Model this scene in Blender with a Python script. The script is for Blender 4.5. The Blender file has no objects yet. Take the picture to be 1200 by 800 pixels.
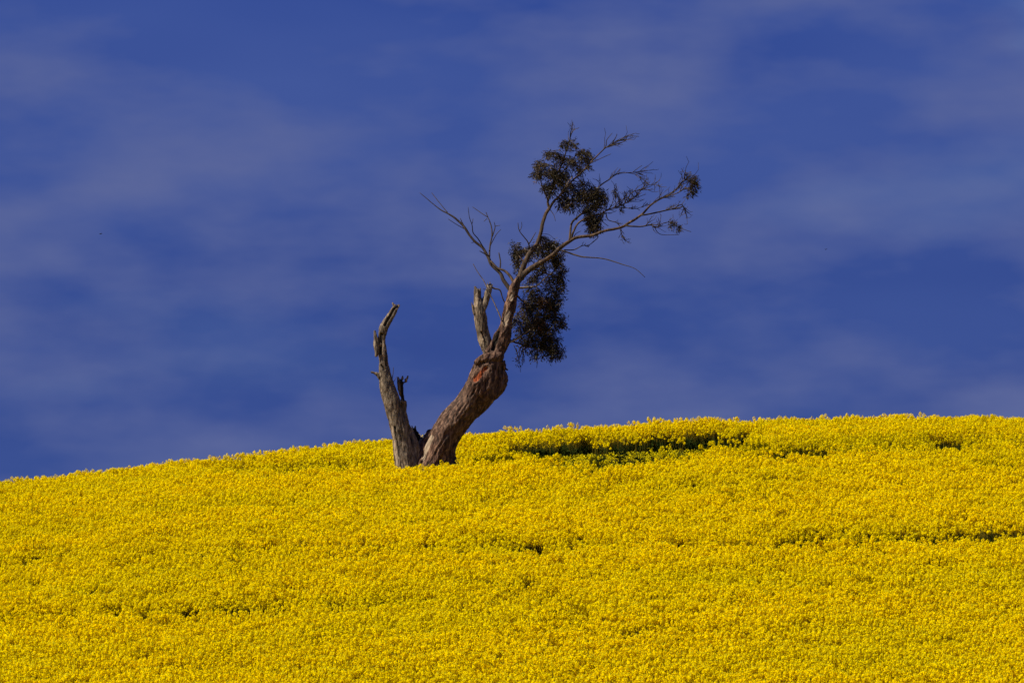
import bpy, bmesh, math, random
import numpy as np
from mathutils import Vector, noise

random.seed(7)
rng = np.random.default_rng(11)
scene = bpy.context.scene
C = scene.collection
R = math.radians

# ------------------------------------------------------------------ camera
F_PX = 6669.0                      # focal length in pixels of the 1200 px wide photograph (200 mm lens)
PITCH = math.atan(545.0 / F_PX)
CAM_Z = 1.7
cam_d = bpy.data.cameras.new('camera')
cam_d.lens = 36.0 * F_PX / 1200.0
cam_d.sensor_width = 36.0
cam_d.clip_start = 0.5
cam_d.clip_end = 6000
cam = bpy.data.objects.new('camera', cam_d)
C.objects.link(cam)
cam.location = (0, 0, CAM_Z)
cam.rotation_euler = (math.pi / 2 + PITCH, 0, 0)
scene.camera = cam

# ------------------------------------------------------------------ sky, sun, exposure
SUN_EL, SUN_AZ = R(50), R(17)      # height above the horizon; angle from due left towards the viewer
S = Vector((-math.cos(SUN_EL) * math.cos(SUN_AZ), -math.cos(SUN_EL) * math.sin(SUN_AZ), math.sin(SUN_EL)))
world = bpy.data.worlds.new('World')
scene.world = world
world.use_nodes = True
nt = world.node_tree
nt.nodes.clear()
def N(tree, t, **kw):
    n = tree.nodes.new(t)
    for k, v in kw.items():
        setattr(n, k, v)
    return n
out = N(nt, 'ShaderNodeOutputWorld')
bg = N(nt, 'ShaderNodeBackground')
bg.inputs['Strength'].default_value = 0.1
sky = N(nt, 'ShaderNodeTexSky', sky_type='NISHITA', sun_disc=False)
sky.sun_elevation = SUN_EL
sky.sun_rotation = math.atan2(S.x, S.y)
sky.altitude = 300
sky.air_density = 1.0
sky.dust_density = 0.3
sky.ozone_density = 6.0
tc = N(nt, 'ShaderNodeTexCoord')
def wnoise(scale, det, rough, off=0.0, dist=0.0):
    mp = N(nt, 'ShaderNodeMapping')
    mp.inputs['Scale'].default_value = scale
    mp.inputs['Location'].default_value = (off, off * 0.7, off * 1.3)
    mp.inputs['Rotation'].default_value = (0, R(1.2), 0)
    nz = N(nt, 'ShaderNodeTexNoise')
    nz.inputs['Scale'].default_value = 1.0
    nz.inputs['Detail'].default_value = det
    nz.inputs['Roughness'].default_value = rough
    nz.inputs['Distortion'].default_value = dist
    nt.links.new(tc.outputs['Generated'], mp.inputs['Vector'])
    nt.links.new(mp.outputs['Vector'], nz.inputs['Vector'])
    return nz
def ramp(tree, src, stops):
    r = N(tree, 'ShaderNodeValToRGB')
    el = r.color_ramp.elements
    while len(el) < len(stops):
        el.new(0.5)
    for e, (p, c) in zip(el, stops):
        e.position = p
        e.color = (*c, 1) if len(c) == 3 else c
    tree.links.new(src, r.inputs['Fac'])
    return r
def wmix(fac, a, b):
    m = N(nt, 'ShaderNodeMix', data_type='RGBA')
    if isinstance(fac, float):
        m.inputs[0].default_value = fac
    else:
        nt.links.new(fac, m.inputs[0])
    for s, v in ((6, a), (7, b)):
        if isinstance(v, tuple):
            m.inputs[s].default_value = (*v, 1)
        else:
            nt.links.new(v, m.inputs[s])
    return m.outputs[2]
# a deck of far, dark blue rain cloud with paler veils drawn out along it
deck = ramp(nt, wnoise((8, 8, 30), 3, 0.5, 3.1).outputs['Fac'], [(0.34, (0, 0, 0)), (0.66, (1, 1, 1))])
veil = ramp(nt, wnoise((26, 26, 64), 4, 0.5, 5.2).outputs['Fac'], [(0.40, (0, 0, 0)), (0.70, (1, 1, 1))])
sepz = N(nt, 'ShaderNodeSeparateXYZ')
nt.links.new(tc.outputs['Generated'], sepz.inputs[0])
low = ramp(nt, sepz.outputs['Z'], [(0.0, (1, 1, 1)), (0.14, (0, 0, 0))])          # the rain deck thickens towards the horizon
deck_col = wmix(deck.outputs['Color'], (0.21, 0.46, 2.05), (0.36, 0.64, 2.28))
deck_col = wmix(low.outputs['Color'], deck_col, wmix(deck.outputs['Color'], (0.10, 0.27, 1.42), (0.17, 0.40, 1.75)))
cloud = wmix(veil.outputs['Color'], deck_col, (0.68, 0.88, 2.22))
cover = ramp(nt, wnoise((6, 6, 20), 3, 0.5, 21.7).outputs['Fac'], [(0.24, (0.90,) * 3), (0.40, (0.985,) * 3)])
# one break in the deck, high on the right
brk = N(nt, 'ShaderNodeVectorMath', operation='DISTANCE')
nt.links.new(tc.outputs['Generated'], brk.inputs[0])
brk.inputs[1].default_value = Vector((0.100, 0.985, 0.146)).normalized()
bn = N(nt, 'ShaderNodeMath', operation='MULTIPLY_ADD')
nt.links.new(wnoise((30, 30, 70), 4, 0.55, 5.0).outputs['Fac'], bn.inputs[0])
bn.inputs[1].default_value = 0.03
nt.links.new(brk.outputs['Value'], bn.inputs[2])
hole = ramp(nt, bn.outputs[0], [(0.016, (.76,) * 3), (0.033, (1, 1, 1))])
cov = N(nt, 'ShaderNodeMath', operation='MULTIPLY')
nt.links.new(cover.outputs['Color'], cov.inputs[0]); nt.links.new(hole.outputs['Color'], cov.inputs[1])
skycol = wmix(cov.outputs[0], sky.outputs['Color'], cloud)
nt.links.new(skycol, bg.inputs['Color'])
nt.links.new(bg.outputs['Background'], out.inputs['Surface'])

sun_d = bpy.data.lights.new('sun', 'SUN')
sun_d.energy = 4.9
sun_d.angle = R(0.5)
sun_d.color = (1.0, 0.91, 0.76)
sun = bpy.data.objects.new('sun', sun_d)
C.objects.link(sun)
sun.rotation_euler = S.to_track_quat('Z', 'Y').to_euler()
sun.location = S * 60 + Vector((0, 117, 0))

scene.view_settings.view_transform = 'Standard'
scene.view_settings.look = 'None'
scene.view_settings.exposure = 0.5
scene.view_settings.gamma = 1.0
scene.view_settings.use_curve_mapping = False
scene.render.engine = 'CYCLES'

# ------------------------------------------------------------------ measuring from the photograph
cp, sp = math.cos(PITCH), math.sin(PITCH)
def P(u, v, Y=117.0):
    """world point seen at photo pixel (u, v), standing Y metres away"""
    a, b = (u - 600.0) / F_PX, (400.0 - v) / F_PX
    d = Vector((a, cp - b * sp, sp + b * cp))
    t = Y / d.y
    return Vector((d.x * t, Y, CAM_Z + d.z * t))
def proj(x, y, z):
    zz = z - CAM_Z
    dep = y * cp + zz * sp
    return 600 + F_PX * x / dep, 400 - F_PX * (-y * sp + zz * cp) / dep
M = 117.0 / F_PX                   # metres in one photo pixel at the tree

# ------------------------------------------------------------------ the hill
CROP_H = 1.0
ky = np.array([-200, 0, 50, 70, 82, 110, 134, 165, 210, 300, 500, 2000.])
ks = np.array([0, 0, .012, .085, .152, .150, .0655, -.05, -.11, -.06, 0, 0.])
yy = np.arange(-200, 2000, 0.25)
zz = np.concatenate([[0], np.cumsum(np.interp(yy[:-1] + .125, ky, ks) * .25)])
z117 = P(600, 541, 117.0).z - CROP_H
zz = zz - np.interp(117, yy, zz) + z117
kx = np.array([-700, -40, -16, -12.05, -8.04, -4.02, 0, 4.02, 8.04, 10.65, 12.06, 16, 40, 700.])
kd = np.array([-3.4, -3.2, -1.72, -1.27, -.79, -.362, 0, .18, .28, .30, .27, .2, -.6, -1.0])
def smooth_tilt():
    xs = np.arange(-700, 700, .5)
    v = np.interp(xs, kx, kd)
    k = np.ones(9) / 9
    return xs, np.convolve(np.pad(v, 4, mode='edge'), k, mode='valid')
tx, tv = smooth_tilt()
def ground(x, y):
    w = np.interp(y, [-200, 40, 80, 125, 160, 300], [0, .1, .35, 1, 1, .6])
    return np.interp(y, yy, zz) + np.interp(x, tx, tv) * w

def mat(name):
    m = bpy.data.materials.new(name)
    m.use_nodes = True
    return m, m.node_tree, m.node_tree.nodes['Principled BSDF']
def tnoise(t, scale, det=4, rough=0.55, coord='Object', stretch=None, dist=0.0):
    c = N(t, 'ShaderNodeTexCoord')
    nz = N(t, 'ShaderNodeTexNoise')
    nz.inputs['Scale'].default_value = scale
    nz.inputs['Detail'].default_value = det
    nz.inputs['Roughness'].default_value = rough
    nz.inputs['Distortion'].default_value = dist
    if stretch:
        mp = N(t, 'ShaderNodeMapping')
        mp.inputs['Scale'].default_value = stretch
        t.links.new(c.outputs[coord], mp.inputs['Vector'])
        t.links.new(mp.outputs['Vector'], nz.inputs['Vector'])
    else:
        t.links.new(c.outputs[coord], nz.inputs['Vector'])
    return nz
def tmix(t, fac, a, b, mode='MIX'):
    m = N(t, 'ShaderNodeMix', data_type='RGBA', blend_type=mode)
    if isinstance(fac, (float, int)):
        m.inputs[0].default_value = fac
    else:
        t.links.new(fac, m.inputs[0])
    for s, v in ((6, a), (7, b)):
        if isinstance(v, tuple):
            m.inputs[s].default_value = (*v, 1)
        else:
            t.links.new(v, m.inputs[s])
    return m.outputs[2]

m_soil, t, b = mat('soil')
c1 = ramp(t, tnoise(t, 0.6, 6).outputs['Fac'], [(0.35, (.075, .050, .030)), (0.65, (.05, .07, .022))])
t.links.new(c1.outputs['Color'], b.inputs['Base Color'])
b.inputs['Roughness'].default_value = 0.95

def link(name, me, parent=None, m=None):
    o = bpy.data.objects.new(name, me)
    C.objects.link(o)
    if parent is not None:
        o.parent = parent
    if m is not None:
        me.materials.append(m)
    return o
def grid_coords(dense0, dense1, step, far):
    a = list(np.arange(dense0, dense1 + 1e-6, step))
    s, v = step, dense1
    while v < far[1]:
        s *= 1.35; v += s; a.append(v)
    s, v = step, dense0
    while v > far[0]:
        s *= 1.35; v -= s; a.insert(0, v)
    return np.array(a)
gx = grid_coords(-24, 24, 1.0, (-900, 900))
gy = grid_coords(60, 165, 1.0, (-150, 3000))
X, Y = np.meshgrid(gx, gy)
Z = ground(X, Y) + 0.03 * np.sin(X * 1.3) * np.sin(Y * 1.7) - 0.03
nx, ny = len(gx), len(gy)
verts = np.stack([X.ravel(), Y.ravel(), Z.ravel()], 1)
faces = [(j * nx + i, j * nx + i + 1, (j + 1) * nx + i + 1, (j + 1) * nx + i) for j in range(ny - 1) for i in range(nx - 1)]
me = bpy.data.meshes.new('hill')
me.from_pydata(verts.tolist(), [], faces)
me.polygons.foreach_set('use_smooth', [True] * len(faces))
hill = link('hill', me, None, m_soil)
hill['kind'] = 'structure'
hill['label'] = 'rounded farm hill under the yellow crop'

# ------------------------------------------------------------------ bark and wood
def bark_material(name, dark, mid, pale, use_attr=True, bump=0.5, grey=.75):
    m, t, b = mat(name)
    n1 = tnoise(t, 7.0, 8, 0.65, 'Object', (2.6, 2.6, 0.7), 0.6)
    col = ramp(t, n1.outputs['Fac'], [(0.36, dark), (0.50, mid), (0.66, pale)]).outputs['Color']
    n2 = tnoise(t, 1.1, 5, 0.6)
    f2 = ramp(t, n2.outputs['Fac'], [(0.42, (0, 0, 0)), (0.62, (grey,) * 3)])
    col = tmix(t, f2.outputs['Color'], col, tmix(t, 0.5, col, (.10, .085, .068)))
    if use_attr:
        a = N(t, 'ShaderNodeAttribute', attribute_name='bare')
        sep = N(t, 'ShaderNodeSeparateColor')
        t.links.new(a.outputs['Color'], sep.inputs['Color'])
        col = tmix(t, sep.outputs['Red'], col, tmix(t, n1.outputs['Fac'], (.20, .14, .09), (.48, .38, .27)))
        wound = ramp(t, n1.outputs['Fac'], [(0.40, (.06, .018, .010)), (0.6, (.42, .09, .022))]).outputs['Color']
        col = tmix(t, sep.outputs['Green'], col, wound)
        col = tmix(t, sep.outputs['Blue'], col, (.018, .014, .011))
    t.links.new(col, b.inputs['Base Color'])
    b.inputs['Roughness'].default_value = 0.9
    b.inputs['Specular IOR Level'].default_value = 0.15
    bp = N(t, 'ShaderNodeBump')
    bp.inputs['Strength'].default_value = bump
    bp.inputs['Distance'].default_value = 0.03
    t.links.new(n1.outputs['Fac'], bp.inputs['Height'])
    t.links.new(bp.outputs['Normal'], b.inputs['Normal'])
    return m
m_bark = bark_material('red_brown_bark', (.010, .0055, .004), (.080, .041, .027), (.26, .155, .10), bump=1.0, grey=.5)
m_dead = bark_material('grey_dead_wood', (.020, .014, .010), (.145, .106, .072), (.38, .30, .21), bump=1.0)
m_limb = bark_material('limb_bark', (.012, .007, .005), (.055, .032, .019), (.17, .105, .06), False)
m_twig = bark_material('dead_twig_bark', (.014, .010, .008), (.040, .028, .021), (.085, .062, .047), False, 0.2)
m_pale = bark_material('pale_smooth_bark', (.16, .11, .07), (.32, .24, .17), (.50, .40, .30), False, 0.2)

def catmull(pts, sub):
    """pts: list of (Vector, radius) -> denser list"""
    if len(pts) < 3:
        a, b_ = pts[0], pts[-1]
        return [(a[0].lerp(b_[0], k / sub), a[1] + (b_[1] - a[1]) * k / sub) for k in range(sub + 1)]
    o = []
    n = len(pts)
    for i in range(n - 1):
        p0, p1, p2, p3 = pts[max(i - 1, 0)], pts[i], pts[i + 1], pts[min(i + 2, n - 1)]
        for k in range(sub):
            s = k / sub
            q = 0.5 * ((2 * p1[0]) + (p2[0] - p0[0]) * s + (2 * p0[0] - 5 * p1[0] + 4 * p2[0] - p3[0]) * s * s
                       + (3 * p1[0] - p0[0] - 3 * p2[0] + p3[0]) * s ** 3)
            o.append((q, p1[1] + (p2[1] - p1[1]) * s))
    o.append(pts[-1])
    return o
def tube_into(bm, pts, sides, jag=0.0, rough=0.0):
    """closed tapering tube along pts [(Vector, r)]"""
    up = Vector((0.13, 1, 0.21)).normalized()
    rings = []
    n = len(pts)
    ph = random.random() * 6
    for i, (p, r) in enumerate(pts):
        d = (pts[min(i + 1, n - 1)][0] - pts[max(i - 1, 0)][0]).normalized()
        a = (up - d * up.dot(d)).normalized()
        c = d.cross(a)
        up = a
        ring = []
        for k in range(sides):
            th = ph + 2 * math.pi * k / sides
            rr = r * (1 + rough * noise.noise(p * 2.3 + Vector((3 * math.cos(th), 3 * math.sin(th), 0))))
            q = p + (a * math.cos(th) + c * math.sin(th)) * rr
            if jag and i == n - 1:
                q += d * random.uniform(-jag * .3, jag)
            ring.append(bm.verts.new(q))
        rings.append(ring)
    for i in range(n - 1):
        for k in range(sides):
            bm.faces.new((rings[i][k], rings[i][(k + 1) % sides], rings[i + 1][(k + 1) % sides], rings[i + 1][k]))
    for ring, rev, (p, r) in ((rings[0], True, pts[0]), (rings[-1], False, pts[-1])):
        cv = bm.verts.new(p)
        for k in range(sides):
            f = (ring[k], ring[(k + 1) % sides], cv)
            bm.faces.new(tuple(reversed(f)) if rev else f)
def px_path(pp, d0=0.0, d1=None, base=117.0, wob=0.0):
    """pp: (u, v, r_px) list; depth runs d0 -> d1 metres behind the trunk plane"""
    d1 = d0 if d1 is None else d1
    n = len(pp)
    o = []
    for i, q in enumerate(pp):
        d = d0 + (d1 - d0) * (i / max(n - 1, 1))
        u, v, r = q[:3]
        if wob and 0 < i < n - 1:
            u += random.uniform(-wob, wob); v += random.uniform(-wob, wob)
        o.append((P(u, v, base + d), r * M))
    return o
def mesh_from(bm, name, smooth=True):
    bmesh.ops.recalc_face_normals(bm, faces=bm.faces)
    me = bpy.data.meshes.new(name)
    bm.to_mesh(me)
    bm.free()
    if smooth:
        me.polygons.foreach_set('use_smooth', [True] * len(me.polygons))
    return me

tree_base = P(505, 545, 117.0)
tree_base.z = float(ground(tree_base.x, tree_base.y))
tree = bpy.data.objects.new('gum_tree', None)
C.objects.link(tree)
tree.location = tree_base
tree['label'] = 'old leaning gum tree with forked broken trunk and dark leaf clumps'
tree['category'] = 'tree'
def localise(me):
    me.transform(__import__('mathutils').Matrix.Translation(-tree_base))
    return me
def part(name, me, m, parent=None, kind=None, label=None):
    """me in world coordinates; every part keeps the tree's base as its origin"""
    localise(me)
    o = link(name, me, parent or tree, m)
    if kind: o['kind'] = kind
    if label: o['label'] = label
    return o

def fused(name, paths, voxel, axis, ridge=0.012, lump=0.03, paint=(), sub=6, jag=0.0):
    """several tubes grown together into one continuous surface, then roughened as bark"""
    bm = bmesh.new()
    for k, pth in enumerate(paths):
        if not jag:
            (pa, ra), (pb, rb) = pth[-2], pth[-1]
            pth = pth + [(pb + (pb - pa).normalized() * rb * .55, rb * .75), (pb + (pb - pa).normalized() * rb * .85, rb * .3)]
        tube_into(bm, catmull(pth, sub), 20, jag if len(pth) > 3 else jag * .6, 0.12)
    me = mesh_from(bm, 'tmp')
    o = bpy.data.objects.new('tmp', me)
    C.objects.link(o)
    md = o.modifiers.new('r', 'REMESH')
    md.mode = 'VOXEL'
    md.voxel_size = voxel
    dg = bpy.context.evaluated_depsgraph_get()
    dg.update()
    me2 = bpy.data.meshes.new_from_object(o.evaluated_get(dg))
    bpy.data.objects.remove(o)
    bpy.data.meshes.remove(me)
    me2.name = name
    ax = Vector(axis).normalized()
    e1 = ax.cross(Vector((0, 1, 0))).normalized()
    e2 = ax.cross(e1)
    n = len(me2.vertices)
    co = np.empty(n * 3); me2.vertices.foreach_get('co', co); co = co.reshape(-1, 3)
    no = np.empty(n * 3); me2.vertices.foreach_get('normal', no); no = no.reshape(-1, 3)
    q1, q2, q3 = co @ np.array(e1), co @ np.array(e2), co @ np.array(ax)
    dsp = np.empty(n)
    for i in range(n):
        a = noise.noise(Vector((q1[i] * 15, q2[i] * 15, q3[i] * 2.6)))
        a2 = noise.noise(Vector((q1[i] * 34, q2[i] * 34, q3[i] * 7 + 5)))
        c = noise.noise(Vector((co[i, 0] * 3.2, co[i, 1] * 3.2, co[i, 2] * 3.2)))
        dsp[i] = ridge * ((1 - 2.6 * abs(a)) + 0.8 * (1 - 2 * abs(a2))) + lump * c
    co2 = co + no * dsp[:, None]
    at = me2.color_attributes.new('bare', 'FLOAT_COLOR', 'POINT')
    colr = np.zeros((n, 4)); colr[:, 3] = 1
    uu, vv = proj(co[:, 0], co[:, 1], co[:, 2])
    for (u0, v0, u1, v1, w, ch, front) in paint:
        du, dv = u1 - u0, v1 - v0
        L2 = du * du + dv * dv + 1e-9
        tt = np.clip(((uu - u0) * du + (vv - v0) * dv) / L2, 0, 1)
        dist = np.hypot(uu - u0 - tt * du, vv - v0 - tt * dv)
        jit = np.array([noise.noise(Vector((x * 9, y * 9, z * 4))) for x, y, z in co]) * w * .55
        k = np.clip((w + jit - dist) / (0.35 * w), 0, 1)
        if front:
            k = k * (no[:, 1] < 0.25)
        colr[:, ch] = np.maximum(colr[:, ch], k)
        if ch == 1 or ch == 2:
            co2 -= no * (k * (0.02 if ch == 1 else 0.035))[:, None]
    at.data.foreach_set('color', colr.ravel())
    me2.vertices.foreach_set('co', co2.ravel())
    me2.polygons.foreach_set('use_smooth', [True] * len(me2.polygons))
    me2.update()
    return me2

# main leaning trunk, its burl and the thick lower limb
trunk_paths = [
    px_path([(503, 625, 34), (508, 590, 27), (511, 565, 23), (512, 546, 20.5), (516, 524, 17.5), (527, 501, 16), (545, 480, 16.5),
             (561, 461, 18.5), (569, 444, 18.5), (573, 430, 15.5), (579, 416, 10.5), (587.5, 400, 8.0), (592, 385, 6.6),
             (597, 364, 5.6), (600.5, 348, 5.2), (604, 336, 5.0), (608, 325, 3.9)], 0, -0.1),
    px_path([(566, 470, 6), (575, 459, 10), (583, 450, 9.5), (587, 443, 7.5), (588, 437, 5)], -.06, -.06),                  # boss on the shaded side
    px_path([(557, 425, 2.6), (566, 420, 4.6), (577, 418.5, 5.2), (586, 417, 4.6)], -.27, -.22),  # collar ridge
    px_path([(588, 424, 3.2), (591.5, 431, 1.6), (594, 433, .9)], -.1, -.1),                 # torn snag
    px_path([(571, 414, 4.5), (579, 404, 4.2), (584, 392, 3.2), (586, 384, 1.4)], -.15, -.12), # split lip beside the crack
    px_path([(504, 575, 16), (508, 552, 14), (514, 530, 11.5), (524, 508, 10.5), (538, 487, 10.5), (551, 469, 10.5), (559, 452, 10), (563, 438, 8)], -.20, -.22),  # rounded front rib, added so the trunk's right side falls into shade
    px_path([(490, 560, 12), (497, 530, 7), (506, 510, 7)], -.1, .05),                       # root flare left
    px_path([(530, 600, 16), (527, 565, 13), (524, 540, 11)], .1, .1),
    px_path([(489, 620, 14), (500, 585, 12), (508, 560, 12)], -.35, -.1),
]
trunk = part('trunk', fused('trunk', trunk_paths, 0.016, (60, 0, 108), 0.016, 0.035, paint=[
    (558, 444, 568, 432, 3.4, 1, True), (592, 379, 596, 366, 3.6, 0, True), (599, 351, 602, 342, 1.5, 0, True),
    (506, 512, 496, 538, 2.2, 0, True), (578, 409, 584, 390, 2.6, 2, True)]), m_bark)

# left, dead trunk
dead_paths = [
    px_path([(480, 622, 22), (479, 590, 17), (477, 560, 13.5), (475, 540, 12), (470.5, 517, 9.8), (466, 497, 8.6), (460.5, 475, 9.0),
             (455.5, 457, 8.4), (451.4, 443, 7.0), (450, 431, 5.4), (449.4, 421, 4.5), (448.3, 410, 4.3), (447.5, 398, 4.0),
             (448.7, 387, 4.5), (452, 380, 4.2), (457, 372, 3.5), (461, 365, 3.3), (464, 360, 3.1)], -.12, -.2),
    px_path([(446, 441, 3.5), (442, 438.5, 2.4), (437.5, 436.5, 1.0)], -.2, -.2),            # knob
    px_path([(463, 362, 1.4), (461, 357.5, .8)], -.2, -.2),
    px_path([(482, 545, 10), (486, 530, 6.5), (484, 516, 4.5), (479, 504, 3.5)], -.1, 0),
    px_path([(489, 590, 13), (490, 550, 10), (491, 532, 7), (494, 520, 4.0), (496, 514, 2.2)], 0, .05),
]
dead = part('dead_trunk', fused('dead_trunk', dead_paths, 0.014, (-26, 0, 100), 0.011, 0.022, paint=[
    (450, 398, 449, 420, 1.1, 0, True), (451, 381, 462, 362, 1.5, 2, True), (463, 361, 466, 359, 1.6, 2, False), (452, 412, 453, 428, 1.0, 2, True), (447, 428, 450, 433, 1.2, 2, True), (446.5, 392, 446, 414, 2.0, 2, True), (460, 500, 466, 545, 1.3, 0, True),
    (463, 500, 468, 535, .8, 2, True)], jag=.14), m_dead, label='grey dead left trunk broken off at the top')
spur = part('broken_spur', fused('broken_spur', [
    px_path([(473, 502, 4.2), (474, 490, 3.6), (473.6, 480, 3.0), (472.8, 470, 2.9), (470.6, 459, 3.4), (469.8, 449, 3.6), (469.5, 446, 3.0)], -.1, -.05),
    px_path([(472, 450, 2.2), (475, 446.5, 1.1), (477, 443, .5)], -.05, -.05),
    px_path([(467.5, 450, 1.5), (467, 444.5, .7)], -.05, -.05)], 0.012, (0, 0, 1), 0.014, 0.03, jag=.12,
    paint=[(472, 448, 473, 466, 4.0, 2, False)]), m_dead, dead)
slab = part('bark_slab', fused('bark_slab', [
    px_path([(439.2, 387, .8), (440.2, 394, 1.9), (441.2, 403, 2.4), (441.4, 411, 2.1), (440.6, 417, 1.2)], -.2, -.25),
    px_path([(441, 403, 1.6), (446, 404, 1.6)], -.22, -.2)], 0.010, (0, 0, 1), 0.012, 0.015), m_dead, dead)
stump = part('dark_stump', fused('dark_stump', [  # jagged stump coloured dark nearly all over
    px_path([(493, 540, 5), (491, 524, 5), (488.5, 513, 5.4), (486, 506, 4.6), (485, 501, 2.6)], .25, .2),
    px_path([(482, 508, 2.5), (480.5, 504, 1.3)], .2, .2), px_path([(495, 525, 3), (497.5, 517, 2.4), (499, 513, 1)], .2, .2)],
    0.014, (0, 0, 1), 0.02, 0.04, jag=.08, paint=[(488, 500, 492, 522, 9, 2, False)]), m_dead, dead, label='small dark stump between the trunks')

# the forked, snapped-off limb
stub = part('broken_limb', fused('broken_limb', [
    px_path([(577, 421, 6.5), (572, 409, 6.6), (567.8, 397, 7.0), (564.8, 383, 6.7), (563, 368, 6.6), (561, 357, 5.6), (559.3, 348, 4.3), (559.6, 341, 3.8)], -.05, -.1),
    px_path([(564, 366, 4.5), (567.6, 356, 4.0), (570.5, 347, 3.1), (572.4, 340, 3.1), (573.8, 335, 3.4)], -.1, -.02),
    px_path([(556.5, 368, 1.4), (554.2, 361, 1.3), (553, 356, .8)], -.12, -.12)],
    0.012, (-8, 0, 60), 0.010, 0.022, jag=.12, paint=[(557.5, 358, 559, 345, 2.0, 0, True), (561, 405, 566, 392, 3.2, 0, True),
    (564, 389, 570, 402, .8, 2, True), (573, 333, 575, 333, 1.6, 2, False)]), m_dead, label='snapped grey limb ending in two stubs')

# ------------------------------------------------------------------ branches
def branch(name, pp, d0, d1, m, parent=None, sides=8, sub=4, wob=0.0):
    if m is m_limb: pp = [(u, v, r * .88) for u, v, r in pp]
    pth = catmull(px_path(pp, d0, d1, wob=wob), sub)
    pth = [(p + Vector([noise.noise(p * 6 + Vector((k * 9, 0, 0))) for k in range(3)]) * min(r * .5, .012), r) for p, r in pth]
    bm = bmesh.new()
    tube_into(bm, pth, sides, 0, 0.25)
    return part(name, mesh_from(bm, name), m, parent), pth
anchors = []        # points of living wood from which leaf sprays grow
def keep(pth): anchors.extend([p for p, r in pth])
def taper(pts, r0, r1):
    n = len(pts)
    return [(u, v, r0 + (r1 - r0) * i / (n - 1)) for i, (u, v) in enumerate(pts)]
TIP = 0.38
fine = {}
def sprigs(pth, n, length, parent, spread=0.9, start=.35, droop=0.0):
    """short hair-thin side twigs along the outer part of a branch, joined as one part of that branch"""
    bm = fine.setdefault(parent.name, (parent, bmesh.new()))[1]
    L = len(pth)
    for _ in range(int(n * 1.9)):
        i = random.randint(int(L * start), L - 2)
        p, r = pth[i]
        d = (pth[i + 1][0] - pth[i][0]).normalized()
        s = Vector((random.uniform(-1, 1), random.uniform(-1, 1), random.uniform(-.8, 1) - droop))
        d = (d + s * spread).normalized()
        ln = length * random.uniform(.4, 1) * M
        pts = [(p, min(r * .7, .5 * M))]
        for k in range(3):
            d = (d + Vector((random.uniform(-.35, .35), random.uniform(-.35, .35), random.uniform(-.3, .35) - droop * .4))).normalized()
            pts.append((pts[-1][0] + d * ln / 3, (.42 - .09 * k) * M))
            if random.random() < .5:
                dd = (d + Vector((random.uniform(-1, 1), random.uniform(-1, 1), random.uniform(-.6, 1)))).normalized()
                q = pts[-1][0]
                tube_into(bm, [(q, .3 * M), (q + dd * ln * .18, .26 * M), (q + dd * ln * .34 + Vector((0, 0, .02)), .2 * M)], 3)
        tube_into(bm, pts, 3)

# leader going up to the top clump
leader, lp = branch('branch', [(603, 340, 5), (607, 329, 4.3), (611, 319, 3.9), (615.5, 307, 3.5), (620, 298, 3.3), (627.5, 288.5, 3.0), (632.5, 278, 2.6),
                    (635.2, 264, 2.4), (639, 253, 2.3), (644, 243, 2.2)], -.1, .0, m_limb, sides=10, wob=.3)
keep(lp[24:])
a1, p1 = branch('branch', [(644, 244, 1.8), (642, 237, 1.6), (646.5, 221, 1.4), (652, 206, 1.2), (660, 188, .9), (667, 166, .65), (670.4, 155, .45), (671, 145, .3)], .0, .15, m_limb, leader, wob=.3)
a2, p2 = branch('branch', [(644, 243, 1.9), (650, 235, 1.6), (656, 229, 1.5), (668, 215, 1.3), (680, 203, 1.2), (692, 191, 1.0), (704.5, 178, .85), (711, 172.5, .7), (723, 166, .55), (731.5, 163, .4), (735, 159.5, .3)], .0, -.5, m_limb, leader, wob=.3)
a3, p3 = branch('branch', taper([(643, 241), (640, 229), (636, 220), (633, 210), (630, 203)], 1.2, .4), .0, -.25, m_limb, leader)
a4, p4 = branch('branch', taper([(646, 222), (653, 210), (664, 196), (674, 183), (682, 178)], 1.0, .4), .08, .35, m_limb, leader)
a5, p5 = branch('branch', taper([(656, 229), (661, 221), (667, 212), (671, 207)], 1.0, .5), -.08, -.2, m_pale, leader)
for pth in (p1[:22], p2[:22], p3, p4, p5): keep(pth)
sprigs(p1, 5, 16, a1, .5, .7); sprigs(p2, 8, 22, a2, .45, .62)
for pts, d in (([(704, 178.5), (710, 171), (711, 164), (717.5, 156)], -.35), ([(692, 191), (700, 187.5), (710, 183), (716, 180.5)], -.3),
               ([(711, 172.5), (722, 169.5), (730, 166.5), (734, 163)], -.4), ([(723, 166), (735, 160), (749, 160)], -.45), ([(717, 169), (722, 160), (723, 157)], -.4)):
    branch('twig', taper(pts, .6, .28), d, d - .1, m_twig, a2, 5)

# long right-hand bough
bough, bp_ = branch('branch', [(606, 331, 4.0), (613, 322, 3.8), (622, 315, 3.4), (633, 308.5, 3.1), (645, 301, 2.9), (656, 291, 2.7), (667, 283, 2.4), (677.4, 278.3, 2.2), (695, 275.6, 2.0),
                    (708, 270.7, 1.9), (728, 266, 1.7), (739, 260, 1.6), (752, 251, 1.45), (761, 242, 1.3), (772, 234, 1.1), (782, 229.6, .95), (793, 221, .7), (798, 214.5, .5), (803, 211, .35)], -.05, -.9, m_limb, sides=10, wob=.3)
keep(bp_[8:24]); keep(bp_[-8:])
sprigs(bp_, 16, 26, bough, .45, .72)
def btw(pts, r0, d0, d1, m=m_twig, r1=.28, n=0, ln=14):
    o, pth = branch('twig', taper(pts, r0, r1), d0, d1, m, bough, 6, wob=.4)
    if n: sprigs(pth, int(n * 1.4), ln * 1.15, o, .65, .25)
    return pth
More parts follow.
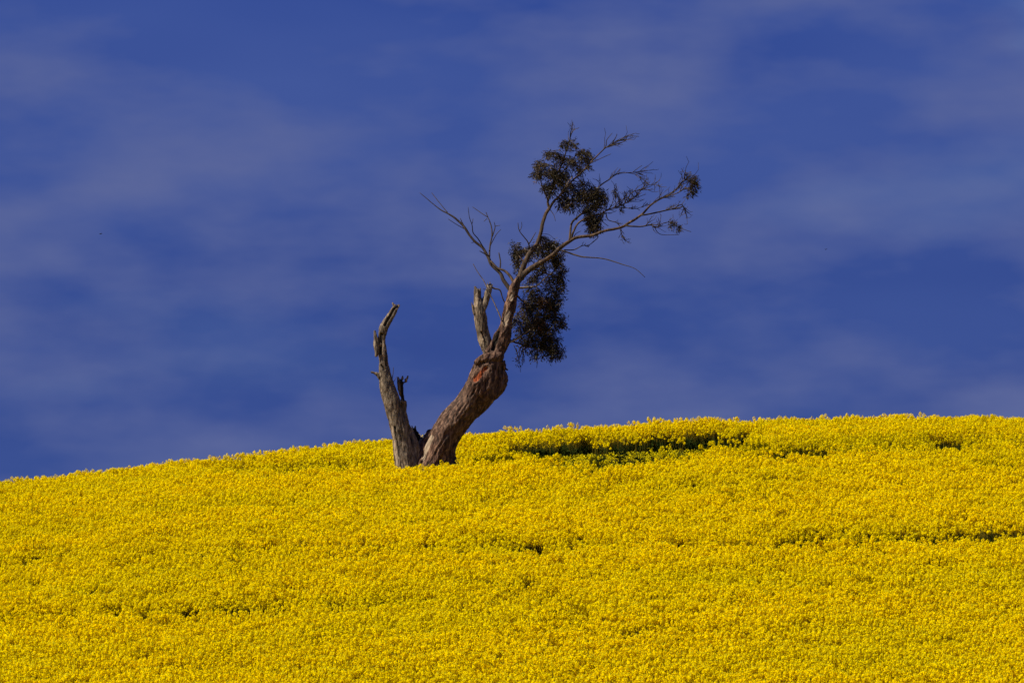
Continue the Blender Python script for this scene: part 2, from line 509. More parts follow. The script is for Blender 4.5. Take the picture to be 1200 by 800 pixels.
btw([(733, 264.5), (749, 265.5), (763, 263.8), (768, 267), (777, 262), (784, 260)], 1.0, -.6, -.8, n=7)
btw([(768, 267), (770, 271.6), (777, 275), (796, 275)], .5, -.7, -.6)
keep(btw([(784, 260), (790, 262), (797, 267), (810, 271.6)], .4, -.8, -.85))
btw([(751, 252.5), (765, 250), (777, 247), (787.5, 245), (798, 240), (802, 245), (805, 251.5)], .95, -.68, -.4, n=9)
keep(btw([(781, 230.5), (794.5, 226), (803, 220), (809, 222)], .75, -.8, -1.0, m_limb, n=4))
btw([(726, 266), (728, 274), (732, 281)], .5, -.55, -.45, n=4, ln=9)
btw([(657, 293), (671, 298), (681, 300.8), (694, 302), (708, 303), (720, 306.5), (731, 309.8), (744, 314.6), (756, 325)], 1.05, -.3, -.9)
btw([(661, 293), (672.5, 292.7), (682, 287.8), (690, 287), (700, 279.7)], .7, -.3, -.1, n=3, ln=8)
btw([(671.7, 280), (675, 274.5), (680.7, 270.7)], .6, -.35, -.3)
b7 = btw([(667.6, 282), (668.5, 271.5), (671, 260), (679, 252), (685.5, 247), (690.4, 236), (697, 224.4), (705, 216), (713, 211), (721, 205), (728, 202.6), (741, 202.4), (751, 200.5)], 1.7, -.35, .3, m_limb, .35, 12, 20)
keep(b7[12:26])
btw([(721, 205), (724, 201), (727, 197.5)], .45, .2, .2)
btw([(741, 202.4), (748, 197), (752.5, 194)], .4, .25, .3)
btw([(735, 202.5), (746, 204.5), (752, 209), (757.7, 214)], .4, .25, .2, n=4, ln=12)
b8 = btw([(669, 281), (672.5, 270), (677.4, 262), (685.5, 256), (693.7, 252.8), (705, 250.4), (711.5, 246), (720, 243), (728, 240), (738, 235), (747, 228)], 1.6, -.35, -.1, m_limb, .35, 16, 18)
keep(b8[12:24]); keep(b8[28:])
btw([(720, 243), (733, 244), (745, 244.5), (757, 240.5)], .5, -.15, -.05, n=5, ln=10)
btw([(722, 242), (721, 231), (720.5, 218)], .45, -.15, -.2, n=5, ln=8)
btw([(732, 237), (741, 225), (749, 223), (754, 221), (760, 217), (772, 217)], .5, -.1, .1, n=8, ln=14)
btw([(726, 240.5), (733, 229), (738, 222)], .42, -.12, -.2, n=4, ln=10)
btw([(710, 249), (713, 257.7), (723, 261), (728, 269), (728.6, 276)], .6, -.2, -.3, n=3, ln=8)
btw([(702, 251), (706, 260), (713, 265)], .5, -.2, -.1)
btw([(690.4, 236), (700, 233), (706, 229)], .6, .0, .2)
btw([(679, 252), (675, 258), (677, 249), (682, 243)], .5, -.1, .1)

# bare branch to the left
deadb, dp = branch('dead_branch', [(600, 347, 2.6), (597, 339, 2.4), (591, 329, 2.2), (586, 320, 2.0), (576, 310, 2.0), (572, 301, 1.9), (565, 290, 1.7), (556, 283, 1.55), (550, 275.5, 1.45),
                   (544, 265.8, 1.35), (536.5, 258, 1.15), (527.5, 251.5, .95), (517, 246, .7), (508, 239.5, .5), (499, 231.5, .4), (492, 226, .28)], .05, .7, m_twig, wob=.3, sides=8)
def dtw(pts, r0, d0, d1, r1=.3, m=m_twig):
    return branch('twig', taper(pts, r0, r1), d0, d1, m, deadb, 6, wob=.35)[1]
dtw([(603, 335), (601, 329), (596, 321), (590, 317), (582.5, 313.5), (575.5, 306)], 2.1, -.05, .2, 1.5, m_limb)
dtw([(585.6, 316), (585.8, 306), (584.4, 296)], 1.1, .15, .2, .7)
dtw([(572.5, 300), (567, 296.5), (562, 294)], .9, .2, .1, .4)
dtw([(573.5, 301), (574, 287.5), (577, 277), (576, 266), (571.7, 254.5), (569.5, 248.5)], 1.1, .25, .5, .4)
dtw([(571.7, 254.5), (562, 248.5), (553.7, 242.5)], .6, .45, .6)
dtw([(577, 277), (580, 266.5), (579, 260)], .7, .35, .3)
dtw([(580, 265), (586, 264)], .45, .35, .3)
dtw([(574.5, 288), (581.5, 275), (586.8, 268.8)], .6, .3, .1)
dtw([(571, 256), (567, 259.5)], .4, .4, .4)
dtw([(567, 291), (560.5, 280), (554.5, 272.5), (553, 263.5), (550, 254.5), (548.5, 242.5)], .85, .3, .0)
dtw([(553.5, 262), (554.5, 256)], .4, .1, .1)
dtw([(544, 265.5), (541, 260), (539.3, 255.5)], .7, .45, .45)
dtw([(545, 268.5), (535, 263), (525, 256.5)], .5, .45, .3)
dtw([(524.5, 249), (515.5, 238), (505.8, 226)], .55, .55, .8)
dtw([(556, 283.5), (552.5, 284.5)], .6, .4, .3)
tw, pth = branch('twig', taper([(621, 291), (618, 282.5), (609, 271), (607, 261)], .9, .35), -.1, -.2, m_twig, leader, 6)
branch('twig', taper([(619.5, 286), (624, 279), (628, 272)], .8, .35), -.1, .0, m_twig, leader, 6)
branch('twig', taper([(609, 271), (611.5, 265), (611, 260)], .4, .28), -.18, -.2, m_twig, leader, 5)
branch('twig', taper([(645, 246), (649, 252), (651, 259)], .5, .28), 0, -.1, m_twig, leader, 5)
# dead stick caught in the fork, thin shoots on the snapped limb
branch('fallen_stick', taper([(588.5, 377), (583, 363), (575, 346.5), (568, 331), (560, 319), (554.5, 309)], .8, .45), -.2, -.15, m_dead, tree, 6)
branch('twig', taper([(574, 336), (580, 338), (586, 340), (589, 349), (593, 357)], 1.0, .7), -.05, -.05, m_twig, stub, 6)
branch('twig', taper([(573, 340), (566, 338.5)], .5, .3), -.08, -.15, m_twig, stub, 5)
branch('twig', taper([(459, 447), (460.5, 438), (461.3, 430)], .45, .28), -.2, -.2, m_twig, dead, 5)
branch('twig', taper([(460.5, 449), (463, 444), (465.5, 441)], .4, .28), -.2, -.2, m_twig, dead, 5)
# pale shoots into the lower clump
s1, q1 = branch('branch', taper([(607, 338), (614, 337), (628, 335), (640, 325), (652, 316)], 1.6, .5), .0, .35, m_pale, wob=.3)
s2, q2 = branch('branch', taper([(595, 401), (601, 399), (616, 390), (632, 380), (639, 372)], 1.6, .5), .0, .45, m_pale, wob=.3)
s3, q3 = branch('branch', taper([(597, 398), (607, 402), (620, 406), (634, 408), (646, 410)], 1.5, .5), .1, .6, m_limb)
s4, q4 = branch('branch', taper([(604, 345), (612, 352), (622, 358), (636, 362), (650, 370)], 1.5, .5), .1, .6, m_limb)
s5, q5 = branch('branch', taper([(622, 314), (634, 318), (645, 322), (656, 326)], 1.4, .5), .0, .5, m_limb)
s6, q6 = branch('branch', taper([(615, 308), (610, 302), (606, 296)], 1.1, .5), .0, .3, m_limb)
for q in (q1, q2, q3, q4, q5, q6): keep(q)
for k, (u0, v0, u1, v1) in enumerate([(602, 404, 610, 436), (605, 408, 604, 424), (626, 414, 629, 431), (606, 404, 615, 424), (612, 408, 612, 428)]):
    branch('twig', taper([(u0, v0), ((u0 + u1) / 2 + 2, (v0 + v1) / 2), (u1, v1)], .5, .28), .3, .3, m_twig, s3, 5)

for nm, (par, bm) in fine.items():
    part('fine_twigs', mesh_from(bm, 'fine_twigs', False), m_twig, par, 'stuff')

# ------------------------------------------------------------------ leaves
def leaf_material(name, cols):
    m, t, b = mat(name)
    a = N(t, 'ShaderNodeAttribute', attribute_name='tone')
    n1 = tnoise(t, 2.2, 3, 0.6)
    mx = N(t, 'ShaderNodeMath', operation='MULTIPLY_ADD')
    mx.inputs[1].default_value = 0.6
    t.links.new(a.outputs['Fac'], mx.inputs[0])
    m2 = N(t, 'ShaderNodeMath', operation='MULTIPLY')
    m2.inputs[1].default_value = 0.5
    t.links.new(n1.outputs['Fac'], m2.inputs[0])
    t.links.new(m2.outputs[0], mx.inputs[2])
    col = ramp(t, mx.outputs[0], cols).outputs['Color']
    t.links.new(col, b.inputs['Base Color'])
    b.inputs['Roughness'].default_value = 0.55
    b.inputs['Specular IOR Level'].default_value = 0.25
    tr = N(t, 'ShaderNodeBsdfTranslucent')
    t.links.new(col, tr.inputs['Color'])
    ms = N(t, 'ShaderNodeMixShader')
    ms.inputs[0].default_value = 0.18
    t.links.new(b.outputs[0], ms.inputs[1])
    t.links.new(tr.outputs[0], ms.inputs[2])
    t.links.new(ms.outputs[0], t.nodes['Material Output'].inputs['Surface'])
    return m
m_leaf = leaf_material('gum_leaf', [(0.2, (.013, .012, .005)), (0.5, (.032, .025, .009)), (0.72, (.060, .040, .014)), (0.95, (.115, .058, .020))])
m_leafb = leaf_material('brown_gum_leaf', [(0.2, (.030, .020, .009)), (0.5, (.060, .034, .014)), (0.95, (.14, .06, .022))])

def leaf_clump(tufts, per, m, parent, leaf=.088, rad=.07):
    """tufts: world points; each becomes a spray of narrow drooping leaves on a fine stalk"""
    V, Fc, T = [], [], []
    bm = bmesh.new()
    for c in tufts:
        near = min(anchors, key=lambda a: (a - c).length_squared)
        if (near - c).length < 1.1:
            mid = near.lerp(c, .55) + Vector((random.uniform(-.05, .05), random.uniform(-.05, .05), random.uniform(0, .09)))
            tube_into(bm, catmull([(near, .36 * M), (mid, .3 * M), (c, .2 * M)], 3), 3)
        tone0 = random.random()
        n_l = int(per * random.uniform(.5, 1.5))
        ax = Vector((random.gauss(0, .6), random.gauss(0, .6), random.gauss(-.35, .6))).normalized()
        ln = rad * random.uniform(1.6, 3.6)
        for q in range(n_l):
            f = random.random()
            o = c + ax * ln * (f - .4) + Vector((random.gauss(0, rad * .42), random.gauss(0, rad * .42), random.gauss(0, rad * .42)))
            d = (ax * .55 + Vector((random.gauss(0, .7), random.gauss(0, .7), random.gauss(-.45, .5)))).normalized()
            s = d.cross(Vector((random.gauss(0, 1), random.gauss(0, 1), random.gauss(0, 1)))).normalized()
            nrm = d.cross(s)
            L = leaf * random.uniform(.6, 1.25)
            W = L * random.uniform(.075, .13)
            bend = nrm * L * random.uniform(-.18, .18)
            i = len(V)
            V += [o, o + d * L * .42 + s * W + bend, o + d * L * .42 - s * W + bend, o + d * L]
            Fc += [(i, i + 1, i + 2), (i + 1, i + 3, i + 2)]
            T += [max(0, min(1, tone0 * .7 + random.random() * .3))] * 4
    me = bpy.data.meshes.new('leaves')
    me.from_pydata([tuple(v) for v in V], [], Fc)
    at = me.attributes.new('tone', 'FLOAT', 'POINT')
    at.data.foreach_set('value', T)
    o = part('leaves', me, m, parent, 'stuff')
    if len(bm.verts):
        part('leaf_stalks', mesh_from(bm, 'leaf_stalks', False), m_twig, parent, 'stuff')
    else:
        bm.free()
    return o
def tuft_points(ells, dens, dc, dr):
    o = []
    for (u, v, rx, ry) in ells:
        n = max(2, int(rx * ry * math.pi * dens * random.uniform(.75, 1.15)))
        rx *= 1.08; ry *= 1.08
        k = 0
        while k < n:
            a, b_, c_ = random.uniform(-1, 1), random.uniform(-1, 1), random.uniform(-1, 1)
            q = a * a + b_ * b_ + c_ * c_
            if q > 1 or (q < .2 and random.random() < .6):
                continue
            if random.random() < .14:
                a *= 1.35; b_ *= 1.35
            o.append(P(u + a * rx, v + b_ * ry, 117 + dc + c_ * dr + random.gauss(0, dr * .25)))
            k += 1
    return o
low_top = [(605, 295, 6, 9), (606, 309, 4, 8), (622, 297, 8, 7), (637, 291, 13, 8), (650, 299, 10, 11), (646, 285, 8, 4)]
low_mid = [(656, 319, 7, 14), (652, 338, 9, 10), (634, 314, 9, 8), (622, 340, 9, 9), (636, 347, 9, 6), (619, 354, 10, 9), (613, 371, 8, 12), (646, 330, 8, 7), (642, 352, 9, 7), (652, 350, 7, 8), (628, 366, 9, 8), (625, 326, 6, 6)]
low_red = [(637, 354, 6, 6), (633, 380, 6, 6)]
low_bot = [(654, 374, 8, 9), (660, 380, 4, 5), (629, 392, 13, 11), (647, 401, 12, 14), (629, 413, 9, 7), (651, 414, 10, 6), (603, 381, 4, 8), (618, 401, 8, 6), (641, 388, 9, 8), (637, 368, 9, 7), (650, 360, 7, 7), (624, 378, 7, 8), (612, 392, 6, 6)]
top_a = [(666, 170, 9, 4.5), (685, 183, 7.5, 7), (645, 181, 7, 5), (634, 195, 7, 6.5), (629, 206, 5, 5), (655, 187, 5, 5), (669, 190, 6, 5), (646, 203, 7, 6), (660, 204, 7, 7),
         (678, 200, 5, 4), (668, 221, 7, 7), (645, 222, 6, 7), (637, 219, 3, 4), (655, 214, 6, 6), (690, 196, 4, 3)]
top_b = [(664, 238, 8, 7), (679, 231, 9, 7), (693, 228, 10, 7), (705, 231, 7, 5.5), (684, 216, 6, 4), (690, 246, 7, 5), (698, 239, 6, 4)]
top_c = [(697, 266, 7, 8), (693, 257, 6, 5), (704, 255, 3, 3)]
tip_a = [(812, 213, 5, 6), (809, 226, 4, 3.5), (806, 202, 2, 2), (815, 223, 2, 2)]
tip_b = [(787.5, 263.5, 3.5, 3), (795, 266, 3, 3.5)]
mid_s = [(728.6, 244.5, 3, 3.5), (720.5, 225, 1.5, 5)]
thin = [(732, 233, 12, 8), (744, 226, 6, 5), (797, 216, 5, 5)]
leaf_clump(tuft_points(low_top, .17, .35, .38), 15, m_leaf, bough)
leaf_clump(tuft_points(low_mid, .12, .45, .42), 15, m_leaf, s4)
leaf_clump(tuft_points(low_red, .20, .15, .15), 15, m_leafb, s4)
leaf_clump(tuft_points(low_bot, .145, .45, .42), 15, m_leaf, s2)
leaf_clump(tuft_points(top_a, .25, .02, .35), 14, m_leaf, leader, .08, .055)
leaf_clump(tuft_points(top_b, .24, .05, .35), 15, m_leaf, leader)
leaf_clump(tuft_points(top_c, .30, -.1, .2), 16, m_leaf, bough)
leaf_clump(tuft_points(tip_a, .30, -1.0, .1), 12, m_leaf, bough, .08, .05)
leaf_clump(tuft_points(tip_b, .30, -.85, .08), 11, m_leaf, bough, .07, .045)
leaf_clump(tuft_points(mid_s, .30, -.15, .06), 11, m_leaf, bough, .07, .04)
leaf_clump(tuft_points(thin, .06, -.2, .2), 4, m_leafb, bough, .05, .05)
leaf_clump([P(604 + random.uniform(0, 10), 410 + 16 * random.random(), 117.3) for _ in range(12)], 4, m_leaf, s3, .07, .05)

# ------------------------------------------------------------------ canola crop
m_pet, t, b = mat('canola_petal')
t.nodes.remove(b)
oi = N(t, 'ShaderNodeObjectInfo')
ge = N(t, 'ShaderNodeNewGeometry')
c0 = ramp(t, oi.outputs['Random'], [(0.0, (.83, .60, 0)), (0.5, (.87, .655, 0)), (1.0, (.90, .70, 0))]).outputs['Color']
c0 = tmix(t, ramp(t, ge.outputs['Random Per Island'], [(0, (0, 0, 0)), (1, (.6,) * 3)]).outputs['Color'], c0, (.92, .76, .002))
fn = N(t, 'ShaderNodeTexNoise'); fn.inputs['Scale'].default_value = .22; fn.inputs['Detail'].default_value = 3
t.links.new(oi.outputs['Location'], fn.inputs['Vector'])
c0 = tmix(t, ramp(t, fn.outputs['Fac'], [(.42, (0, 0, 0)), (.70, (.55,) * 3)]).outputs['Color'], c0, (.72, .62, .001))
df = N(t, 'ShaderNodeBsdfDiffuse'); t.links.new(c0, df.inputs['Color'])
tr = N(t, 'ShaderNodeBsdfTranslucent'); t.links.new(c0, tr.inputs['Color'])
ms = N(t, 'ShaderNodeMixShader'); ms.inputs[0].default_value = 0.33
t.links.new(df.outputs[0], ms.inputs[1]); t.links.new(tr.outputs[0], ms.inputs[2])
t.links.new(ms.outputs[0], t.nodes['Material Output'].inputs['Surface'])
m_stem, t, b = mat('canola_green')
oi = N(t, 'ShaderNodeObjectInfo')
c0 = ramp(t, oi.outputs['Random'], [(0, (.020, .036, .005)), (1, (.050, .066, .008))]).outputs['Color']
t.links.new(c0, b.inputs['Base Color'])
b.inputs['Roughness'].default_value = 0.7
b.inputs['Specular IOR Level'].default_value = 0.05
m_bud, t, b = mat('canola_bud')
b.inputs['Base Color'].default_value = (.42, .38, .005, 1)
b.inputs['Specular IOR Level'].default_value = 0.05
b.inputs['Roughness'].default_value = 0.6

m_stalk, t, b = mat('canola_petal_lit_stalk')
b.inputs['Base Color'].default_value = (.13, .095, .006, 1)  # brownish tone stands in for light coming through the petals
b.inputs['Roughness'].default_value = 0.7
b.inputs['Specular IOR Level'].default_value = 0.05

def canola(name, seed, heads, h, flower=1.0, fine_k=1.0):
    rr = random.Random(seed)
    V, Fc, Mi = [], [], []
    def tube(a, b_, ra, rb, mi=0):
        d = (b_ - a).normalized()
        s = d.orthogonal().normalized(); q = d.cross(s)
        i = len(V)
        for p, r in ((a, ra), (b_, rb)):
            for k in range(3):
                V.append(p + (s * math.cos(k * 2.094) + q * math.sin(k * 2.094)) * r)
        for k in range(3):
            Fc.append((i + k, i + (k + 1) % 3, i + 3 + (k + 1) % 3, i + 3 + k)); Mi.append(mi)
    def blade(p, d, L, W):
        s = d.cross(Vector((0, 0, 1))).normalized()
        i = len(V)
        mid = p + d * L * .5 + Vector((0, 0, L * .12))
        V.extend([p, mid + s * W, mid - s * W, p + d * L - Vector((0, 0, L * .2))])
        Fc.append((i, i + 1, i + 3)); Mi.append(0)
        Fc.append((i, i + 3, i + 2)); Mi.append(0)
    def raceme(c, r, hgt, n):
        r *= fine_k; hgt *= fine_k; n = int(n * fine_k)
        for k in range(n):
            z = rr.uniform(-.75, 1)
            a = rr.uniform(0, 6.283)
            q = math.sqrt(max(0, 1 - z * z)) * rr.uniform(.75, 1.12)
            nrm = Vector((q * math.cos(a), q * math.sin(a), z * .9 + .12))
            p = c + Vector((nrm.x * r, nrm.y * r, z * hgt))
            nn = (nrm + Vector((rr.gauss(0, .4), rr.gauss(0, .4), rr.gauss(.2, .4)))).normalized()
            s = nn.orthogonal().normalized()
            w = nn.cross(s)
            ang = rr.uniform(0, 3)
            s, w = s * math.cos(ang) + w * math.sin(ang), w * math.cos(ang) - s * math.sin(ang)
            L = rr.uniform(.0105, .0155)
            i = len(V)
            V.extend([p + s * L + nn * .003, p + w * L * .8, p - s * L + nn * .003, p - w * L * .8])
            Fc.append((i, i + 1, i + 2, i + 3)); Mi.append(1)
        i = len(V)
        top = c + Vector((0, 0, hgt * 1.15))
        V.extend([top + Vector((0, 0, .016)), top + Vector((.011, 0, -.012)), top + Vector((-.006, .010, -.012)), top + Vector((-.006, -.010, -.012))])
        for f in ((0, 1, 2), (0, 2, 3), (0, 3, 1)):
            Fc.append(tuple(i + x for x in f)); Mi.append(2)
    z0 = Vector((0, 0, -.06))
    topz = Vector((rr.gauss(0, .03), rr.gauss(0, .03), h))
    fork = Vector((topz.x * .4, topz.y * .4, h * .45))
    tube(z0, fork, .008, .007); tube(fork, topz, .006, .003)
    raceme(topz, rr.uniform(.032, .042), rr.uniform(.036, .052), int(36 * flower))
    for k in range(heads - 1):
        a = k * 2.4 + rr.uniform(-.5, .5)
        rad = rr.uniform(.06, .21)
        c = Vector((math.cos(a) * rad, math.sin(a) * rad, h * rr.uniform(.86, 1.03)))
        st = Vector((topz.x * .5, topz.y * .5, h * rr.uniform(.4, .62)))
        mid = st.lerp(c, .5) + Vector((math.cos(a), math.sin(a), 0)) * rad * .22
        tube(st, mid, .004, .0035); tube(mid, c, .0035, .002, 3)
        if rr.random() < flower + .1:
            raceme(c, rr.uniform(.024, .038), rr.uniform(.028, .044), int(30 * flower))
        blade(st, Vector((math.cos(a), math.sin(a), .3)).normalized(), rr.uniform(.07, .14), rr.uniform(.012, .022))
    for k in range(7):
        a = rr.uniform(0, 6.28)
        blade(Vector((0, 0, h * rr.uniform(.1, .6))), Vector((math.cos(a), math.sin(a), .35)).normalized(), rr.uniform(.12, .22), rr.uniform(.02, .045))
    me = bpy.data.meshes.new(name)
    me.from_pydata([tuple(v) for v in V], [], Fc)
    for m in (m_stem, m_pet, m_bud, m_stalk): me.materials.append(m)
    me.polygons.foreach_set('material_index', Mi)
    return me
src = bpy.data.collections.new('canola_sources')      # building blocks only: not linked to the scene
variants = []
for k in range(7):
    variants.append(canola('canola_plant_%d' % k, 100 + k, 9 + k % 4, CROP_H * (.93 + .025 * k)))
for k in range(2):
    variants.append(canola('canola_plant_late_%d' % k, 200 + k, 5, CROP_H * .48, .18))
for k in range(5):
    variants.append(canola('canola_plant_fine_%d' % k, 300 + k, 15 + k % 3, CROP_H * (.97 + .012 * k), 1.0, .78))
for k, me in enumerate(variants):
    src.objects.link(bpy.data.objects.new('canola_%02d' % k, me))

# where the crop stands: everywhere but thin, late patches, wheel tracks and a wedge imitating crown shadow
gaps = [  # (u0, v0, u1, v1, half width px, strength)
    (262, 553, 292, 549, 4.0, .9), (325, 552, 440, 545, 4.5, .8), (545, 541, 602, 531, 5.5, .6), (612, 527, 668, 522, 7, .93),
    (655, 534, 724, 529, 8, 1.0), (700, 524, 790, 514, 17, .95), (780, 516, 840, 506, 15, 1.0), (828, 508, 868, 498, 9, 1.0), (868, 498, 935, 490, 3.5, .7),  # right end of this gap is cut out to imitate the crown's shadow
    (872, 533, 1010, 528, 6, .62), (1010, 527, 1200, 520, 6, .52), (925, 534, 945, 533, 3.5, .95), (1020, 531, 1050, 527, 3.5, .8), (1065, 520, 1115, 518, 3.5, .6),
    (450, 645, 880, 637, 3.5, .45), (880, 637, 1110, 632, 4, .78), (1115, 629, 1215, 624, 4, .9), (1160, 545, 1210, 560, 5, .4),
    (-15, 722, 130, 719, 3.5, .55), (128, 719, 240, 715, 4, .72), (240, 714, 420, 706, 3.5, .58), (420, 706, 800, 700, 3.5, .4), (-15, 658, 120, 654, 4, .5), (120, 654, 450, 645, 3.5, .52),
    (80, 693, 120, 692, 3, .5), (300, 690, 620, 682, 3, .3), (700, 742, 1100, 735, 3, .3), (560, 575, 860, 568, 3, .25), (150, 600, 420, 590, 3, .22)]
pts = []
area_y = (70.0, 143.0)
dens = 31.0
n = int(dens * 32 * (area_y[1] - area_y[0]))
X = rng.uniform(-16, 16, n); Y = rng.uniform(*area_y, n)
ok = np.abs(X) < Y * 0.0905 + 2.6
X, Y = X[ok], Y[ok]
Z = ground(X, Y)
U, V_ = proj(X, Y, Z + CROP_H)
mask = np.zeros(len(X))
for (u0, v0, u1, v1, w, s) in gaps:
    du, dv = u1 - u0, v1 - v0
    L2 = du * du + dv * dv
    tt = np.clip(((U - u0) * du + (V_ - v0) * dv) / L2, 0, 1)
    dv2 = V_ - v0 - tt * dv
    dd = np.hypot((U - u0 - tt * du) * .35, np.where(dv2 < 0, dv2 * (.36 if w > 7 else .6), dv2 * (.8 if w > 7 else 1)))
    s = s ** .6
    mask = np.maximum(mask, s * np.clip(1.6 - dd / w, 0, 1).clip(0, .6) / .6)
nz = np.array([noise.noise(Vector((x * .9, y * .35, 0))) + .6 * noise.noise(Vector((x * 2.6, y * 1.1, 7))) for x, y in zip(X, Y)])
ycr = yy[(yy > 100) & (yy < 160)]
xg = np.arange(-17, 17.1, .5)
crest = np.array([ycr[np.argmax((ground(np.full(len(ycr), x), ycr) + CROP_H - CAM_Z) / ycr)] for x in xg])
cy = np.interp(X, xg, crest)
mask *= np.clip((cy + .3 - Y) / 1.0, 0, 1)         # the strip along the brow is full height
mask = np.clip(mask + (mask > .02) * nz * np.where(mask > .95, .12, .32), 0, 1)
thin_m = np.clip((-nz - .62) * 2.2, 0, .7)
r1 = rng.random(len(X))
band = np.array([noise.noise(Vector((x * .07, y * .55, 11))) + .7 * noise.noise(Vector((x * .22, y * 1.3, 4))) for x, y in zip(X, Y)])
thin_m = np.maximum(thin_m, np.clip(.04 + band * .6, 0, .42) * np.interp(Y, [84, 100], [.3, 1]))
thin_m *= np.interp(Y, [84, 100], [.5, 1])
drop = r1 < np.maximum(mask * .975, thin_m)
late = (~drop) & (rng.random(len(X)) < mask * .75)
extra = drop & (mask > .3) & (rng.random(len(X)) < .30)           # late plants stand in the gaps
late = late | extra
keep_m = (~drop) | extra
# no plant grows through the trunks
for (u, r) in ((512, .42), (477, .28), (495, .3)):
    p = P(u, 560, 117.0)
    keep_m &= np.hypot(X - p.x, Y - p.y) > r
X, Y, Z, late = X[keep_m], Y[keep_m], Z[keep_m], late[keep_m]
finep = rng.random(len(X)) < np.interp(Y, [84, 112], [1, .3])
idx = np.where(finep & ~late, 9 + rng.integers(0, 5, len(X)), 0).astype(np.int32)
idx = np.where((idx > 0), idx, np.where(late, 7 + rng.integers(0, 2, len(X)), rng.integers(0, 7, len(X)))).astype(np.int32)
hv = np.array([noise.noise(Vector((x * .35, y * .2, 3))) for x, y in zip(X, Y)])
scl = (rng.normal(1.0, .052, len(X)) + .08 * hv + .09 * (rng.random(len(X)) < .02)).clip(.8, 1.15)
rot = np.stack([rng.normal(0, .07, len(X)), rng.normal(0, .07, len(X)), rng.uniform(0, 6.283, len(X))], 1)
print('canola plants', len(X))
me = bpy.data.meshes.new('canola_crop')
me.vertices.add(len(X))
me.vertices.foreach_set('co', np.stack([X, Y, Z], 1).ravel())
for nm, ty, key, arr in (('pick', 'INT', 'value', idx), ('size', 'FLOAT', 'value', scl), ('turn', 'FLOAT_VECTOR', 'vector', rot)):
    a = me.attributes.new(nm, ty, 'POINT')
    a.data.foreach_set(key, arr.ravel())
crop = link('canola_crop', me)
crop['kind'] = 'stuff'
crop['label'] = 'dense yellow flowering canola crop covering the hill'
crop['category'] = 'crop'
for m in (m_stem, m_pet, m_bud): me.materials.append(m)
ng = bpy.data.node_groups.new('canola_scatter', 'GeometryNodeTree')
ng.interface.new_socket('Geometry', in_out='INPUT', socket_type='NodeSocketGeometry')
ng.interface.new_socket('Geometry', in_out='OUTPUT', socket_type='NodeSocketGeometry')
gi, go = N(ng, 'NodeGroupInput'), N(ng, 'NodeGroupOutput')
ci = N(ng, 'GeometryNodeCollectionInfo')
ci.inputs['Collection'].default_value = src
ci.inputs['Separate Children'].default_value = True
ci.inputs['Reset Children'].default_value = True
iop = N(ng, 'GeometryNodeInstanceOnPoints')
iop.inputs['Pick Instance'].default_value = True
def attr(nm, ty):
    a = N(ng, 'GeometryNodeInputNamedAttribute', data_type=ty)
    a.inputs['Name'].default_value = nm
    return a.outputs['Attribute']
e2r = N(ng, 'FunctionNodeEulerToRotation')
ng.links.new(gi.outputs[0], iop.inputs['Points'])
ng.links.new(ci.outputs[0], iop.inputs['Instance'])
ng.links.new(attr('pick', 'INT'), iop.inputs['Instance Index'])
ng.links.new(attr('turn', 'FLOAT_VECTOR'), e2r.inputs[0])
ng.links.new(e2r.outputs[0], iop.inputs['Rotation'])
ng.links.new(attr('size', 'FLOAT'), iop.inputs['Scale'])
ng.links.new(iop.outputs[0], go.inputs[0])
md = crop.modifiers.new('scatter', 'NODES')
md.node_group = ng

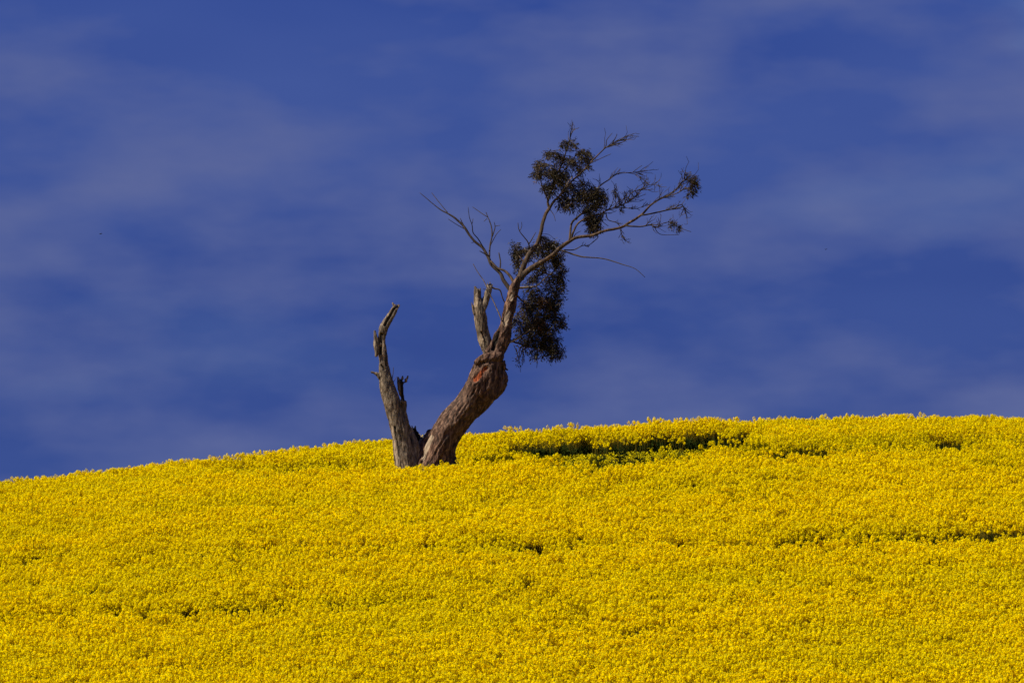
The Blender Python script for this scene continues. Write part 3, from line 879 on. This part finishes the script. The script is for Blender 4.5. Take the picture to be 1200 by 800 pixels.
# ------------------------------------------------------------------ two small birds far off in the sky
m_bird, t, b = mat('bird_feather')
c0 = ramp(t, tnoise(t, 30, 3).outputs['Fac'], [(0.3, (.012, .011, .012)), (0.7, (.03, .027, .026))])
t.links.new(c0.outputs['Color'], b.inputs['Base Color'])
def bird(loc, span, head, flap, label):
    e = bpy.data.objects.new('bird', None)
    C.objects.link(e)
    e.location = loc
    e.rotation_euler = (0, R(8), head)
    e['label'] = label; e['category'] = 'bird'; e['group'] = 'birds in the sky'
    k = span / 0.34
    bm = bmesh.new()
    tube_into(bm, catmull([(Vector((-.10, 0, -.005)) * k, .006 * k), (Vector((-.05, 0, 0)) * k, .02 * k), (Vector((.02, 0, 0)) * k, .028 * k),
                           (Vector((.07, 0, .008)) * k, .019 * k), (Vector((.092, 0, .012)) * k, .017 * k), (Vector((.112, 0, .01)) * k, .004 * k)], 3), 10)
    link('body', mesh_from(bm, 'body'), e, m_bird)
    for s in (-1, 1):
        bm = bmesh.new()
        prof = [(0, .045, -.045, .0), (.06, .055, -.035, .55), (.12, .035, -.035, .85), (.17, -.01, -.03, 1.0)]
        rows = []
        for (d, f, r_, h) in prof:
            z = h * flap * .12 * k
            rows.append([bm.verts.new((x * k, s * (d + .012) * k, z + dz * k)) for x, dz in ((f, 0), ((f + r_) / 2, .006), (r_, 0), ((f + r_) / 2, -.002))])
        for a_, b_ in zip(rows, rows[1:]):
            for q in range(4):
                bm.faces.new((a_[q], a_[(q + 1) % 4], b_[(q + 1) % 4], b_[q]))
        bm.faces.new(rows[0]); bm.faces.new(rows[-1])
        link('wing', mesh_from(bm, 'wing'), e, m_bird)
    bm = bmesh.new()
    vs = [bm.verts.new(Vector(v) * k) for v in ((-.085, .012, .003), (-.085, -.012, .003), (-.165, -.03, .0), (-.165, .03, .0),
                                             (-.085, .012, -.004), (-.085, -.012, -.004), (-.165, -.03, -.003), (-.165, .03, -.003))]
    for f in ((0, 1, 2, 3), (7, 6, 5, 4), (0, 4, 5, 1), (1, 5, 6, 2), (2, 6, 7, 3), (3, 7, 4, 0)):
        bm.faces.new([vs[x] for x in f])
    link('tail', mesh_from(bm, 'tail', False), e, m_bird)
bird(P(118, 274, 190), .16, R(200), .3, 'tiny black bird flying in the left half of the sky')
bird(P(967.5, 292.5, 220), .13, R(60), .9, 'tiny faint bird flying in the sky right of the tree')
